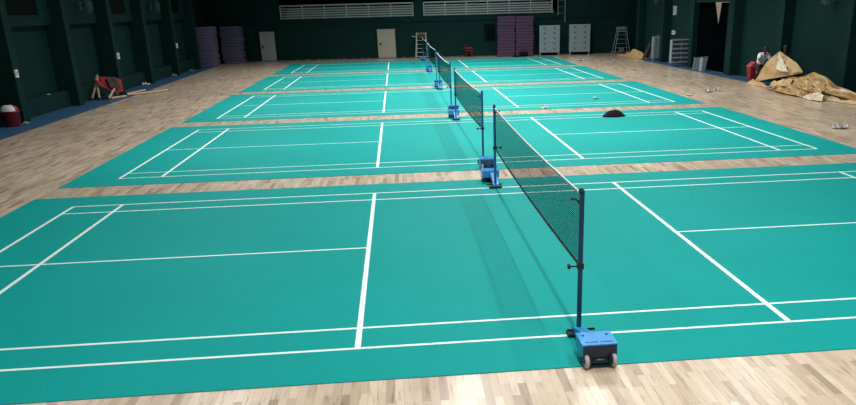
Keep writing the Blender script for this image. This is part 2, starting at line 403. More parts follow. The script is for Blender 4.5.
for i, oy in enumerate(OY):
    for side in (0, 1):
        where = ('near end' if side == 0 else 'far end')
        lab = 'blue wheeled net post at the %s of the net %s' % (where, nth[i])
        if src is None: r = src = make_post(lab)
        else:
            r = copy_tree(src); r['label'] = lab
        r.location = (0, oy if side == 0 else oy+WD, 0.0085)
        r.rotation_euler = (0, 0, 0 if side == 0 else PI)
        if i == 1: r.location.x = 0.04 if side == 0 else -0.035
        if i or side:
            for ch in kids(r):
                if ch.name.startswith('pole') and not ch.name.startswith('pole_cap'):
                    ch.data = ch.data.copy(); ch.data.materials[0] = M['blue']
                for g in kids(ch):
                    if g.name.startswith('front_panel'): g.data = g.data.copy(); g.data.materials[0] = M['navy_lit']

# ------------------------------------------------------------------ nets
def zt(y): return 1.535 - 0.045*4*(y/WD)*(1-y/WD)
def make_net(label, h):
    r = empty('badminton_net', (0, 0, 0), label, 'net', 'badminton nets standing in a line')
    y0, y1 = 0.09, WD-0.09
    n = MB(); NV = 330; NH = 34; H = 0.76
    for k in range(NV+1):
        y = y0+(y1-y0)*k/NV; z = zt(y)
        n.quad((0, y-h, z-H), (0, y+h, z-H), (0, y+h, z), (0, y-h, z))
    for j in range(NH+1):
        d = H*j/NH; Q = 20
        for q in range(Q):
            a = y0+(y1-y0)*q/Q; b = y0+(y1-y0)*(q+1)/Q
            n.quad((0, a, zt(a)-d-h), (0, b, zt(b)-d-h), (0, b, zt(b)-d+h), (0, a, zt(a)-d+h))
    n.build('net_mesh', M['cord'], r)
    def band(z_off, wdt, th, m, name):
        b = MB(); Q = 24
        for q in range(Q):
            a = y0+(y1-y0)*q/Q; c = y0+(y1-y0)*(q+1)/Q
            za, zc = zt(a)+z_off, zt(c)+z_off
            for s in (-th, th):
                b.quad((s, a, za-wdt/2), (s, c, zc-wdt/2), (s, c, zc+wdt/2), (s, a, za+wdt/2))
            b.quad((-th, a, za+wdt/2), (-th, c, zc+wdt/2), (th, c, zc+wdt/2), (th, a, za+wdt/2))
            b.quad((-th, a, za-wdt/2), (-th, c, zc-wdt/2), (th, c, zc-wdt/2), (th, a, za-wdt/2))
        b.build(name, m, r)
    band(0.0, 0.026, 0.008, M['tape'], 'top_tape')
    band(-H+0.004, 0.020, 0.006, M['rubber'], 'bottom_band')
    band(-H-0.018, 0.010, 0.004, M['tape'], 'bottom_cord')
    for y in (y0, y1):
        MB().rng(-0.004, 0.004, y-0.010, y+0.010, zt(y)-H, zt(y)).build('side_band', M['rubber'], r)
    for ya, yb in ((0.03, y0), (WD-0.03, y1)):
        MB().tube([(0, ya, 1.555), (0, yb, 1.535)], 0.008, 8).build('top_cord', M['tape'], r)
        MB().tube([(0, ya, 0.78), (0, yb, 1.535-H)], 0.006, 8).build('lower_tie', M['rubber'], r)
    return r
net = None
for i, oy in enumerate(OY):
    lab = 'dark mesh badminton net with white top tape, %s' % nth[i]
    if i == 0: r = make_net(lab, 0.0036)
    elif net is None: r = net = make_net(lab, 0.0050)
    else:
        r = copy_tree(net); r['label'] = lab
    r.location = (0, oy, 0.0085)
    if i == 1: r.location.x = 0.04; r.rotation_euler = (0, 0, 0.0103)

# ------------------------------------------------------------------ foam mat stacks
def foam_mat(w, d, h, m, seed):
    rnd = random.Random(seed)
    b = MB(); b.box((0, 0, h/2), (w, d, h*0.97), bevel=0.03)
    for v in b.bm.verts:
        n = noise.noise(Vector((v.co.x*1.2+seed*7, v.co.y*1.2, v.co.z*3)))
        v.co.z += 0.006*n; v.co.x += 0.015*n
    return b
def mat_stack(x, y, w, d, n, h, m, group, ident, jit, seed, rz):
    rnd = random.Random(seed)
    for j in range(n):
        if j == 0: protos = [foam_mat(w, d, h, m, seed+q).build('foam_mat', m, None, True) for q in range(2)]
        o = protos[j] if j < 2 else protos[j % 2].copy()
        if j >= 2: COL.objects.link(o)
        o.location = (x+rnd.uniform(-jit, jit), y+rnd.uniform(-jit, jit)*0.6, 0.007+j*h)
        o.rotation_euler = (0, 0, rz+rnd.uniform(-0.02, 0.02))
        tag(o, ident, 'mat', group)
A = math.atan(-0.125)
mat_stack(-14.53, 48.3, 1.12, 1.7, 14, 0.183, M['foam_l'], 'violet foam mats, stack against the left wall', 'dark violet foam mat stacked in the far corner, against the left wall', 0.02, 11, 0)
mat_stack(-13.42, 51.35, 1.36, 1.0, 13, 0.193, M['foam_l'], 'violet foam mats, stack toward the pale green door', 'dark violet foam mat in the stack standing toward the pale grey-green door', 0.06, 23, A)
mat_stack(6.00, 49.35, 1.24, 0.9, 13, 0.208, M['foam_r'], 'plum foam mats, stack beside the black wall box', 'plum foam mat in the stack standing beside the black wall box', 0.035, 31, A)
mat_stack(7.30, 49.2, 1.24, 0.9, 13, 0.206, M['foam_r'], 'plum foam mats, stack toward the lockers', 'plum foam mat in the stack standing toward the grey lockers', 0.03, 47, A)

# black wall-mounted box beside plum mats
r = empty('wall_speaker', (4.9, far_y(4.9)-0.005, 1.27), 'black loudspeaker box hung on the end wall beside the plum mats', 'speaker', rz=A)
MB().box((0, -0.14, 0.46), (0.68, 0.27, 0.92), bevel=0.015).build('cabinet', M['black'], r)
MB().box((0, -0.285, 0.46), (0.6, 0.02, 0.84), bevel=0.006).build('speaker_grille', M['black'], r)

# ------------------------------------------------------------------ lockers
def locker(x, y, w, h, d, rows, cols, leg, label, rz, m=None):
    r = empty('steel_locker', (x, y, 0), label, 'locker', rz=rz)
    m = m or M['locker']
    MB().rng(-w/2, w/2, -d/2, d/2, leg, h, 0.012).build('body', m, r)
    for sx in (-1, 1):
        for sy in (-1, 1):
            MB().rng(sx*(w/2-0.07)-0.03, sx*(w/2-0.07)+0.03, sy*(d/2-0.06)-0.03, sy*(d/2-0.06)+0.03, 0, leg+0.01).build('leg', m, r)
    cw = (w-0.06)/cols; rh = (h-leg-0.08)/rows
    for i in range(rows):
        for j in range(cols):
            cx = -w/2+0.03+cw*(j+0.5); cz = leg+0.04+rh*(i+0.5)
            dr = MB().box((cx, -d/2-0.012, cz), (cw-0.03, 0.022, rh-0.03), bevel=0.005).build('door', m, r)
            MB().box((cx, -d/2-0.036, cz+rh*0.08), (0.16*w/1.4, 0.03, 0.08), bevel=0.008).build('handle', M['locker_dark'], dr)
            MB().rng(cx-0.12*w, cx+0.12*w, -d/2-0.026, -d/2-0.022, cz+rh*0.26, cz+rh*0.30).build('door_vent', M['locker_dark'], dr)
locker(9.07, 49.1, 1.44, 2.03, 0.6, 5, 2, 0.2, 'grey steel ten-door locker standing nearest the plum mats', A)
locker(11.18, 48.8, 1.46, 2.05, 0.62, 5, 2, 0.2, 'grey steel ten-door locker standing nearest the second ladder chair', A)
locker(14.05, 40.3, 0.56, 1.42, 0.30, 5, 2, 0.13, 'narrow grey locker against the side wall with a brown board leaning behind', 0.0)

# pigeonhole rack on a pedestal
r = empty('pigeonhole_rack', (13.80, 35.5, 0), 'grey open pigeonhole rack of small cells standing by the right wall', 'rack')
w_, d_ = 1.05, 0.32
fr = MB()
for sx in (-w_/2, 0, w_/2): fr.rng(sx-0.022, sx+0.022, -d_/2, d_/2, 0.2, 1.42)
fr.rng(-w_/2, w_/2, d_/2-0.02, d_/2, 0.2, 1.42)
fr.build('frame', M['locker'], r)
for j in range(6):
    z = 0.22+j*0.236
    MB().rng(-w_/2, w_/2, -d_/2-0.01, d_/2, z-0.02, z+0.02).rng(-w_/2, w_/2, -d_/2-0.02, -d_/2, z-0.02, z+0.055).build('shelf', M['locker'], r)
dv = MB()
for q in range(1, 10):
    if q != 5: dv.rng(-w_/2+q*w_/10-0.006, -w_/2+q*w_/10+0.006, -d_/2+0.03, d_/2-0.02, 0.2, 1.40)
dv.build('cell_dividers', M['locker'], r)
MB().rng(-0.05, 0.05, -0.05, 0.05, 0.03, 0.2).build('pedestal', M['locker'], r)
MB().box((0, 0, 0.022), (0.34, 0.3, 0.03), bevel=0.006).build('base', M['rubber'], r)
for sx in (-1, 1): MB().rng(sx*w_/2-0.03, sx*w_/2+0.03, -0.04, 0.04, 0.0, 0.2).build('leg', M['locker_dark'], r)

# leaning grey panels
for q in range(3):
    p = empty('grey_panel', (13.44+0.13*q, 32.3-0.05*q, 0.006), '', 'panel', 'grey slatted panels leaning by the curtained doorway', rz=0.05*q)
    p['label'] = 'small grey slatted panel leaning with others beside the curtained doorway'
    MB().box((0, 0, 0.33), (0.12, 0.03, 0.66), rot=(0, 0.10, 0), bevel=0.006).build('board', M['locker'] if q % 2 else M['frame_grey'], p)
    MB().rng(-0.05, 0.05, -0.03, -0.014, 0.0, 0.05).build('foot', M['locker_dark'], p)
p = empty('wire_crate', (13.60, 31.85, 0.006), 'grey open crate with a sloped side in front of the curtained doorway', 'crate')
MB().prism([(-0.02, 0.0), (0.16, 0.0), (0.28, 0.66), (0.02, 0.66)], -0.2, 0.2, 'Y').build('shell', M['locker'], p)
MB().tube([(0.02, -0.2, 0.67), (0.30, -0.2, 0.70), (0.30, 0.2, 0.70), (0.02, 0.2, 0.67)], 0.015, 8).build('rim', M['locker_dark'], p)

# curtains in the doorway
def curtain(y0, y1, label, pinch):
    b = MB(); nY, nZ = 36, 16; g = []
    for i in range(nY+1):
        row = []
        for j in range(nZ+1):
            t = i/nY; z = 3.25*j/nZ; y = y0+(y1-y0)*t
            if pinch and z > 1.9: y = y0 + (y1-y0)*t*(1-0.22*pinch*(z-1.9)/1.1) if pinch > 0 else y1-(y1-y0)*(1-t)*(1+0.2*pinch*(z-1.9)/1.1)
            row.append(b.bm.verts.new((14.2+0.05*math.sin(t*30)+0.01*math.sin(z*3+i), y, z+0.03)))
        g.append(row)
    for i in range(nY):
        for j in range(nZ): b.bm.faces.new([g[i][j], g[i+1][j], g[i+1][j+1], g[i][j+1]])
    o = b.build('curtain', M['curtain'], None, True)
    tag(o, label, 'curtain')
curtain(31.35, 34.05, 'black doorway curtain panel behind the grey crate', -1.0)
curtain(29.9, 31.4, 'black doorway curtain panel nearer the red bin, parted at the top', 0.62)

# ------------------------------------------------------------------ umpire ladder chairs
def umpire(x, y, label, m, seat_m, hz, wb, wt, rz, side):
    r = empty('umpire_chair', (x, y, 0.0), label, 'umpire chair', rz=rz)
    d = 0.75
    for sx in (-1, 1):
        MB().tube([(sx*wb/2, -d/2, 0), (sx*wt/2, -0.2, hz)], 0.026, 8).build('leg', m, r)
        MB().tube([(sx*wb/2, d/2, 0), (sx*wt/2, 0.2, hz)], 0.026, 8).build('leg', m, r)
        MB().tube([(sx*(wb/2-0.02), -d/2+0.03, 0.16), (sx*(wb/2-0.02), d/2-0.03, 0.16)], 0.018, 8).build('brace', m, r)
        MB().tube([(sx*wt/2, -0.2, hz), (sx*wt/2, -0.2, hz+0.26), (sx*wt/2, 0.2, hz+0.30), (sx*wt/2, 0.22, hz)], 0.022, 8).build('armrest', m, r)
    for q in range(5):
        f = (q+0.55)/5.3; z = hz*f; ww = wb+(wt-wb)*f; yy = -d/2+(d/2-0.2)*f
        MB().rng(-ww/2, ww/2, yy-0.05, yy+0.06, z-0.012, z+0.012).build('step', m, r)
    MB().box((0, 0, hz+0.02), (wt*1.05, 0.46, 0.05), bevel=0.01).build('seat', seat_m, r)
    MB().rng(-wt/2, wt/2, 0.2, 0.24, hz+0.12, hz+0.32).build('backrest', seat_m, r)
    return r
r = umpire(0.0, far_y(0)-0.62, 'white steel umpire ladder chair with brown seat, standing behind the row of nets', M['white_steel'], M['wood_seat'], 1.45, 0.85, 0.66, A, 1)
MB().box((-0.46, -0.05, 1.50), (0.36, 0.3, 0.03), rot=(0, 0.12, 0), bevel=0.005).build('writing_board', M['white_steel'], r)
r = umpire(14.05, 48.15, 'grey steel umpire ladder chair in the far corner by the lockers', M['frame_grey'], M['frame_grey'], 1.50, 1.12, 0.62, 0.0, 1)
MB().box((0.02, -0.05, 0.27), (0.3, 0.26, 0.22), bevel=0.02).build('weight_box', M['frame_grey'], r)

# red plastic chair
r = empty('plastic_chair', (3.38, far_y(3.38)-0.5, 0.0), 'red plastic chair alone against the dark end wall', 'chair', rz=1.25)
s_ = MB().box((0, 0, 0.44), (0.46, 0.46, 0.035), bevel=0.012).build('seat', M['red'], r)
bk = MB()
for q in range(5): bk.box((-0.18+0.09*q, 0.27, 0.69), (0.055, 0.025, 0.42), rot=(-0.2, 0, 0), bevel=0.006)
bk.box((0, 0.30, 0.87), (0.46, 0.03, 0.09), rot=(-0.2, 0, 0), bevel=0.012); bk.box((0, 0.225, 0.50), (0.46, 0.03, 0.06), rot=(-0.2, 0, 0), bevel=0.01)
bk.build('backrest', M['red'], r)
for sx in (-1, 1):
    MB().tube([(sx*0.22, 0.24, 0.62), (sx*0.25, 0.0, 0.64), (sx*0.24, -0.2, 0.62), (sx*0.22, -0.21, 0.45)], 0.02, 8).build('armrest', M['red'], r)
    for sy in (-1, 1):
        MB().tube([(sx*0.19, sy*0.19, 0.43), (sx*0.23, sy*0.23, 0.0)], 0.024, 8, r2=0.017).build('leg', M['red'], r)

# wall ladder beside the balcony
r = empty('wall_ladder', (9.98, far_y(9.98)-0.03, 2.2), 'thin steel ladder fixed high on the end wall at the end of the railing', 'ladder', rz=A)
for sx in (-0.24, 0.26): MB().tube([(sx, -0.12, 0.0 if sx > 0 else 0.5), (sx, -0.12, 2.6)], 0.025, 8).tube([(sx, 0.02, 1.2), (sx, -0.12, 1.2)], 0.015, 8).build('stile', M['frame_grey'], r)
for q in range(5): MB().tube([(-0.24, -0.12, 0.62+q*0.42), (0.26, -0.12, 0.62+q*0.42)], 0.014, 8).build('rung', M['locker_dark'], r)

# ------------------------------------------------------------------ small wall fittings
def plate(x, y, z, sgn, h, wd, d, name, label, cat, group=None):
    r = empty(name, (x, y, z), label, cat, group)
    MB().rng(0, sgn*d, -wd/2, wd/2, -h/2, h/2, 0.008).build('housing', M['white'], r)
    MB().rng(sgn*d, sgn*(d+0.008), -wd*0.18, wd*0.18, -h*0.25, h*0.25).build('switch_rocker', M['wheel'], r)
plate(-14.6, 20.66, 1.62, 1, 0.26, 0.20, 0.05, 'switch_box', 'white switch box on the pilaster above the red swing-lid bin', 'switch')
plate(-14.6, 30.82, 1.64, 1, 0.28, 0.26, 0.05, 'switch_box', 'white switch box on the pilaster behind the red cloth and trestle', 'switch')
plate(-14.6, 41.0, 1.66, 1, 0.26, 0.26, 0.05, 'switch_box', 'white switch box on the pilaster nearest the violet mats', 'switch')
r = empty('sound_column', (XR, 38.15, 2.90), 'slim white speaker column high on the right wall, above the rack', 'speaker')
MB().rng(-0.12, 0, -0.16, 0.16, -0.24, 0.24, 0.02).build('housing', M['white'], r)
MB().rng(-0.13, -0.12, -0.11, 0.11, -0.20, 0.20).build('speaker_grille', M['frame_grey'], r)
r = empty('electrical_box', (XR, 38.25, 1.69), 'white electrical switch panel just above the pigeonhole rack', 'switch')
MB().rng(-0.05, 0, -0.26, 0.26, -0.11, 0.11, 0.01).build('housing', M['white'], r)
for q in range(3): MB().rng(-0.06, -0.05, -0.2+q*0.15, -0.1+q*0.15, -0.06, 0.06).build('switch_rocker', M['wheel'], r)

def wall_fan(x, y, z, sgn, label):
    r = empty('wall_fan', (x, y, z), label, 'fan', rz=0 if sgn > 0 else PI)
    MB().rng(0, 0.05, -0.1, 0.1, -0.1, 0.25).tube([(0.03, 0, 0.1), (0.2, 0, 0.12)], 0.03, 8).build('bracket', M['fan'], r)
    MB().lathe([(0.02, -0.1), (0.09, -0.09), (0.10, 0), (0.05, 0.07), (0.01, 0.08)], 14, (0.27, 0, 0.1), 'X').build('motor', M['fan'], r, True)
    for q in range(3):
        a = q*2*PI/3+0.4
        MB().box((0.37, 0.17*math.cos(a), 0.1+0.17*math.sin(a)), (0.012, 0.26, 0.11), rot=(a, 0, 0), bevel=0.004).build('blade', M['fan'], r)
    cg = MB()
    for q in range(16):
        a = q*PI/8
        cg.tube([(0.30, 0.08*math.cos(a), 0.1+0.08*math.sin(a)), (0.34, 0.33*math.cos(a), 0.1+0.33*math.sin(a)), (0.42, 0.3*math.cos(a), 0.1+0.3*math.sin(a)), (0.45, 0.05*math.cos(a), 0.1+0.05*math.sin(a))], 0.005, 5)
    for rr, xx in ((0.33, 0.34), (0.31, 0.41), (0.18, 0.44)):
        cg.tube([(xx, rr*math.cos(q*PI/12), 0.1+rr*math.sin(q*PI/12)) for q in range(25)], 0.006, 5)
    cg.build('cage', M['fan'], r)
M['fan'] = mat('grey_green_fan_enamel', (0.05, 0.10, 0.095), 0.45)
wall_fan(-14.97, 28.4, 3.72, 1, 'grey-green wall fan high in the bay behind the red cloth and trestle')
wall_fan(-14.97, 38.4, 3.72, 1, 'grey-green wall fan high on the left wall, two bays short of the mats')
wall_fan(XR, 21.2, 3.35, -1, 'grey-green wall fan high above the crumpled brown sheeting')
wall_fan(XR, 40.6, 3.50, -1, 'grey-green wall fan high above the narrow grey locker')

# ------------------------------------------------------------------ bins
r = empty('waste_bin', (-14.61, 19.72, 0.006), 'red round bin with a white swing lid, beside the nearest pilaster', 'bin')
MB().lathe([(0.20, 0), (0.235, 0.02), (0.262, 0.46), (0.272, 0.465), (0.272, 0.49)], 28).build('body', M['red'], r, True)
MB().lathe([(0.272, 0.485), (0.268, 0.52), (0.235, 0.60), (0.17, 0.66), (0.06, 0.685), (0.01, 0.687)], 28).build('dome_lid', M['red'], r, True)
fl = MB(); g = []
for (rr_, zz_) in ((0.283, 0.50), (0.279, 0.53), (0.246, 0.612), (0.18, 0.674), (0.11, 0.694)):
    g.append([fl.bm.verts.new((rr_*math.cos(a_), rr_*math.sin(a_), zz_)) for a_ in [-PI/2+math.radians(-58+116*q/14) for q in range(15)]])
for a_, c_ in zip(g, g[1:]):
    for q in range(14): fl.bm.faces.new([a_[q], a_[q+1], c_[q+1], c_[q]])
fl.build('swing_flap', M['white'], r, True)
r = empty('dust_bin', (13.86, 26.3, 0.006), 'red square-sided bin with a peaked lid beside the person in white', 'bin')
MB().prism([(-0.19, 0.0), (0.19, 0.0), (0.23, 0.60), (-0.23, 0.60)], -0.2, 0.2, 'Y').build('body', M['red'], r)
MB().prism([(-0.25, 0.57), (0.25, 0.57), (0.25, 0.61), (0.03, 0.80), (-0.05, 0.80), (-0.25, 0.61)], -0.22, 0.22, 'Y').build('lid', M['red_lid'], r)
MB().rng(0.02, 0.14, -0.222, -0.205, 0.32, 0.44).build('paper_label', M['white'], r)

# ------------------------------------------------------------------ crumpled sheeting
def fold(p, amp, f=1.0):
    a = 1-abs(noise.noise(Vector(p)*f))*2.4
    b = 1-abs(noise.noise(Vector((p[1], p[2], p[0]))*f*2.3+Vector((5, 1, 3))))*2.2
    c = 1-abs(noise.noise(Vector((p[2], p[0], p[1]))*f*4.7+Vector((2, 7, 3))))*2.2
    return amp*(a*0.7+b*0.55+c*0.22-0.6)
def lerp_path(path, t):
    L = [0]
    for a, b in zip(path, path[1:]): L.append(L[-1]+(Vector(b)-Vector(a)).length)
    d = t*L[-1]
    for i in range(len(path)-1):
        if d <= L[i+1] or i == len(path)-2:
            k = (d-L[i])/max(1e-6, L[i+1]-L[i]); return Vector(path[i]).lerp(Vector(path[i+1]), min(1, k))
def sheet(name, top, bottom, nx, nz, amp, m, label, dirn=(-1, 0, 0), f=1.6, cat='sheeting', parent=None, bulge=0.0, layers=0, smooth_big=False):
    b = MB(); g = []
    for i in range(nx+1):
        t = i/nx; A_, B_ = lerp_path(top, t), lerp_path(bottom, t); row = []
        for j in range(nz+1):
            s = j/nz; p = A_.lerp(B_, s)
            e = min(1, 4*s+0.1, 4*(1-s)+0.1)
            if layers:
                L_ = t*6.0
                w1 = noise.noise(Vector((L_*0.55, s*layers+0.5*noise.noise(Vector((L_*0.8, 1, 2))), f*7)))
                w2 = noise.noise(Vector((L_*1.1, s*layers*1.6, f*3+4)))
                dd = amp*((1-abs(w1)*3.4)*0.85+(1-abs(w2)*2.6)*0.18-0.3)
            elif smooth_big: dd = amp*((1-abs(noise.noise(Vector(p)*f))*2.6)*0.9+0.25*noise.noise(Vector(p)*f*2.5)-0.35)
            else: dd = fold(p, amp, f)
            p = p+Vector(dirn)*(dd*e+bulge*math.sin(PI*s))
            p.z = max(p.z, 0.012)
            row.append(b.bm.verts.new(p))
        g.append(row)
    for i in range(nx):
        for j in range(nz):
            q = [g[i][j], g[i+1][j], g[i+1][j+1], g[i][j+1]]
            b.bm.faces.new([q[0], q[1], q[2]]); b.bm.faces.new([q[0], q[2], q[3]])
    o = b.build(name, m, parent)
    if label: tag(o, label, cat)
    return o
sheet('brown_sheet', [(13.3, 24.75, 0.16), (13.3, 24.45, 0.56), (13.32, 23.95, 1.00), (13.42, 23.15, 1.42), (13.32, 22.35, 1.27), (13.3, 21.5, 1.08), (13.1, 20.55, 0.84)],
      [(13.25, 24.73, 0.12), (13.0, 24.1, 0.17), (13.05, 23.2, 0.34), (13.05, 21.95, 0.53), (13.08, 20.5, 0.78)], 26, 9, 0.17, M['kraft'],
      'large brown plastic sheet lifted to a peak by two people', bulge=0.05, f=1.15, smooth_big=True)
sheet('pale_flap', [(13.30, 23.0, 1.38), (13.16, 22.5, 1.26), (13.12, 22.2, 1.16)], [(12.95, 22.35, 0.80), (12.92, 21.9, 0.74), (12.92, 21.3, 0.78)], 6, 6, 0.08, M['kraft_pale'],
      'pale turned-over fold hanging on the lifted brown sheet')
def heap(name, x0, x1, prof, amp, m, label, seed, nx=16, per=5):
    """prof: (y, height, xshift)"""
    b = MB(); g = []; ny = (len(prof)-1)*per
    for i in range(ny+1):
        k = min(i//per, len(prof)-2); f = i/per-k
        y = prof[k][0]*(1-f)+prof[k+1][0]*f; h = prof[k][1]*(1-f)+prof[k+1][1]*f; xs = prof[k][2]*(1-f)+prof[k+1][2]*f
        wd = min(1, h*2.4+0.25); row = []
        for j in range(nx+1):
            s = j/nx; xc = (x0+x1)/2+xs; x = xc+(s-0.5)*(x1-x0)*wd
            sec = math.sin(PI*s)**0.8
            z = h*sec+fold((x*2.4+seed, y*0.8, seed), amp, 1.2)*min(1, sec*2)*(0.5+h)
            row.append(b.bm.verts.new((x+0.04*noise.noise(Vector((y*3, s*5, seed))), y+0.12*noise.noise(Vector((x*4, y*2, seed+3))), max(0.012+0.001*j, z))))
        g.append(row)
    for i in range(ny):
        for j in range(nx):
            q = [g[i][j], g[i+1][j], g[i+1][j+1], g[i][j+1]]
            b.bm.faces.new([q[0], q[1], q[2]]); b.bm.faces.new([q[0], q[2], q[3]])
    o = b.build(name, m); tag(o, label, 'sheeting'); return o
heap('sheeting_heap', 12.80, 13.70, [(23.2, 0.05, 0.15), (22.3, 0.22, 0.1), (21.3, 0.46, 0.08), (20.5, 0.64, 0.1), (19.6, 0.50, 0.1), (18.8, 0.40, 0.12), (18.0, 0.22, 0.15), (17.2, 0.10, 0.2), (16.7, 0.03, 0.25)],
     0.20, M['kraft'], 'long crumpled heap of brown plastic sheeting along the right wall', 2.0)
sheet('draped_sheet', [(13.5, 22.6, 0.30), (13.5, 21.3, 0.58), (13.5, 20.5, 0.80), (13.5, 19.6, 0.70), (13.5, 18.9, 0.46), (13.6, 18.3, 0.38), (13.75, 17.0, 0.16)],
      [(12.95, 22.5, 0.06), (12.85, 21.2, 0.30), (12.90, 20.3, 0.38), (12.88, 19.5, 0.25), (13.0, 18.6, 0.24), (13.3, 17.3, 0.12)], 34, 14, 0.36, M['kraft'],
      'brown sheet draped over the top of the sheeting heap', dirn=(-0.75, 0.1, 0.65), f=1.5, layers=2.3)
sheet('folded_sheet', [(12.95, 21.9, 0.30), (12.85, 20.9, 0.42), (12.8, 19.9, 0.40), (12.85, 19.1, 0.36)], [(12.72, 22.2, 0.03), (12.55, 21.0, 0.05), (12.55, 20.0, 0.06), (12.65, 18.8, 0.04)], 36, 12, 0.30, M['kraft'],
      'brown fold spilling from the front of the sheeting heap', dirn=(-0.6, 0, 0.8), f=2.6, layers=2.6)
sheet('pale_sheet', [(12.78, 19.0, 0.24), (12.8, 18.7, 0.28), (12.85, 18.4, 0.18)], [(12.58, 19.4, 0.03), (12.52, 18.9, 0.02), (12.65, 18.2, 0.03)], 10, 7, 0.14, M['kraft_pale'],
      'pale crumpled corner on the front of the brown sheeting heap', dirn=(-0.6, 0, 0.6), f=2.0)
sheet('creased_sheet', [(13.0, 22.3, 0.26), (13.0, 21.4, 0.50), (13.02, 20.6, 0.56)], [(12.62, 22.5, 0.10), (12.60, 21.6, 0.24), (12.62, 20.7, 0.30)], 9, 5, 0.26, M['kraft_tan'],
      'creased golden sheet on the far slope of the sheeting heap', dirn=(-0.5, 0, 0.8), f=1.9)
sheet('rolled_sheet', [(13.02, 20.2, 0.66), (13.05, 19.4, 0.60), (13.12, 18.7, 0.44)], [(12.70, 20.4, 0.36), (12.68, 19.5, 0.30), (12.82, 18.6, 0.20)], 9, 5, 0.30, M['kraft'],
      'rumpled brown sheet on the near slope of the sheeting heap', dirn=(-0.5, 0, 0.8), f=2.3)
sheet('thin_flap', [(13.40, 18.9, 0.46), (13.5, 18.0, 0.36), (13.75, 16.9, 0.22)], [(13.05, 18.8, 0.12), (13.15, 18.0, 0.06), (13.45, 17.0, 0.03)], 22, 8, 0.14, M['kraft_pale'],
      'pale flap at the near tail of the brown sheeting heap', dirn=(-0.5, 0, 0.7), f=1.8, layers=2.5)
heap('loose_sheeting', 12.75, 13.35, [(25.3, 0.03, 0.1), (24.8, 0.14, 0.05), (24.2, 0.18, 0), (23.7, 0.10, 0.05), (23.35, 0.02, 0.1)],
     0.26, M['kraft'], 'low crumpled piece of brown sheeting in front of the red bin', 14.0, nx=10)
heap('corner_sheeting', 13.2, 13.95, [(46.2, 0.03, -0.25), (44.9, 0.16, 0.0), (43.7, 0.42, 0.1), (42.7, 0.34, 0.15), (41.7, 0.05, 0.2)],
     0.25, M['kraft'], 'brown crumpled sheeting beside the narrow grey locker', 21.0, nx=10)
# boards leaning by the narrow locker
o = MB().box((0, 0, 0), (0.14, 0.03, 1.55), bevel=0.005).build('timber_board', mat('grey_brown_board', (0.22, 0.16, 0.11), 0.6), None, loc=(14.12, 41.75, 0.86)); o.rotation_euler = (0, 0.32, 0)
o.location = (14.03, 40.75, 0.80); tag(o, 'grey-brown board leaning behind the narrow grey locker', 'board')
o = MB().box((0, 0, 0), (0.16, 0.03, 1.05), bevel=0.005).build('timber_board', M['wood_seat'], None, loc=(13.78, 41.4, 0.52)); o.rotation_euler = (0, 0.42, 0)
tag(o, 'short brown board leaning over the corner sheeting', 'board')

# ------------------------------------------------------------------ trestle, cloth and timber by the left wall
r = empty('wooden_trestle', (-14.4, 27.9, 0.006), 'pale timber trestle with black feet under the red cloth', 'trestle')
legs = [((-0.50, -0.35, 0.0), (-0.20, -0.05, 0.84)), ((-0.14, -0.40, 0.0), (-0.26, -0.08, 0.84)), ((0.22, -0.45, 0.0), (0.34, 0.25, 0.45)), ((0.02, 1.2, 0.0), (0.05, 0.95, 0.6))]
for a, b in legs:
    lg = MB().tube([a, b], 0.048, 8).build('leg', M['timber'], r)
    A3 = Vector(a); B3 = Vector(b); MB().tube([A3, A3.lerp(B3, 0.11)], 0.054, 8).build('rubber_foot', M['rubber'], lg)
MB().tube([(-0.24, -0.10, 0.80), (0.05, 1.2, 0.62)], 0.045, 8).tube([(-0.24, -0.08, 0.72), (-0.20, -0.02, 1.02)], 0.05, 8).build('top_beam', M['timber'], r)
sheet('red_cloth', [(-14.70, 27.75, 0.93), (-14.45, 28.1, 0.92), (-14.2, 28.6, 0.86), (-14.1, 29.25, 0.70)], [(-14.5, 27.6, 0.62), (-14.2, 27.75, 0.42), (-14.02, 28.2, 0.22), (-13.98, 28.9, 0.22)], 12, 8, 0.12, M['red_cloth'],
      'red cloth draped over the timber trestle', dirn=(0.5, -0.8, 0.2), f=3, cat='cloth')
sheet('charcoal_cloth', [(-14.32, 28.0, 0.93), (-14.1, 28.6, 0.86)], [(-14.10, 27.75, 0.5), (-13.92, 28.5, 0.36)], 7, 7, 0.08, M['dark_cloth'],
      'charcoal mesh cloth lying over the red cloth', dirn=(0.5, -0.8, 0.2), f=3, cat='cloth')
def pole(a, b, rr, label):
    o = MB().tube([(0, 0, 0), Vector(b)-Vector(a)], rr, 10).build('timber_pole', M['timber'], None, False, a); tag(o, label, 'pole')
pole((-14.0, 28.9, 0.05), (-12.6, 30.75, 0.05), 0.045, 'longest pale pole lying out across the wooden floor')
pole((-14.15, 28.7, 0.05), (-13.75, 31.2, 0.05), 0.045, 'pale pole lying on the blue margin, pointing along the wall')
pole((-14.15, 27.75, 0.05), (-13.75, 28.45, 0.05), 0.05, 'short pale pole stub at the foot of the trestle')
heap('black_cloth', -14.25, -13.75, [(28.3, 0.03, 0), (28.6, 0.18, 0), (28.95, 0.15, 0), (29.3, 0.02, 0)], 0.08, M['bag'], 'black cloth bundle on the floor between trestle and poles', 3.3, nx=8)

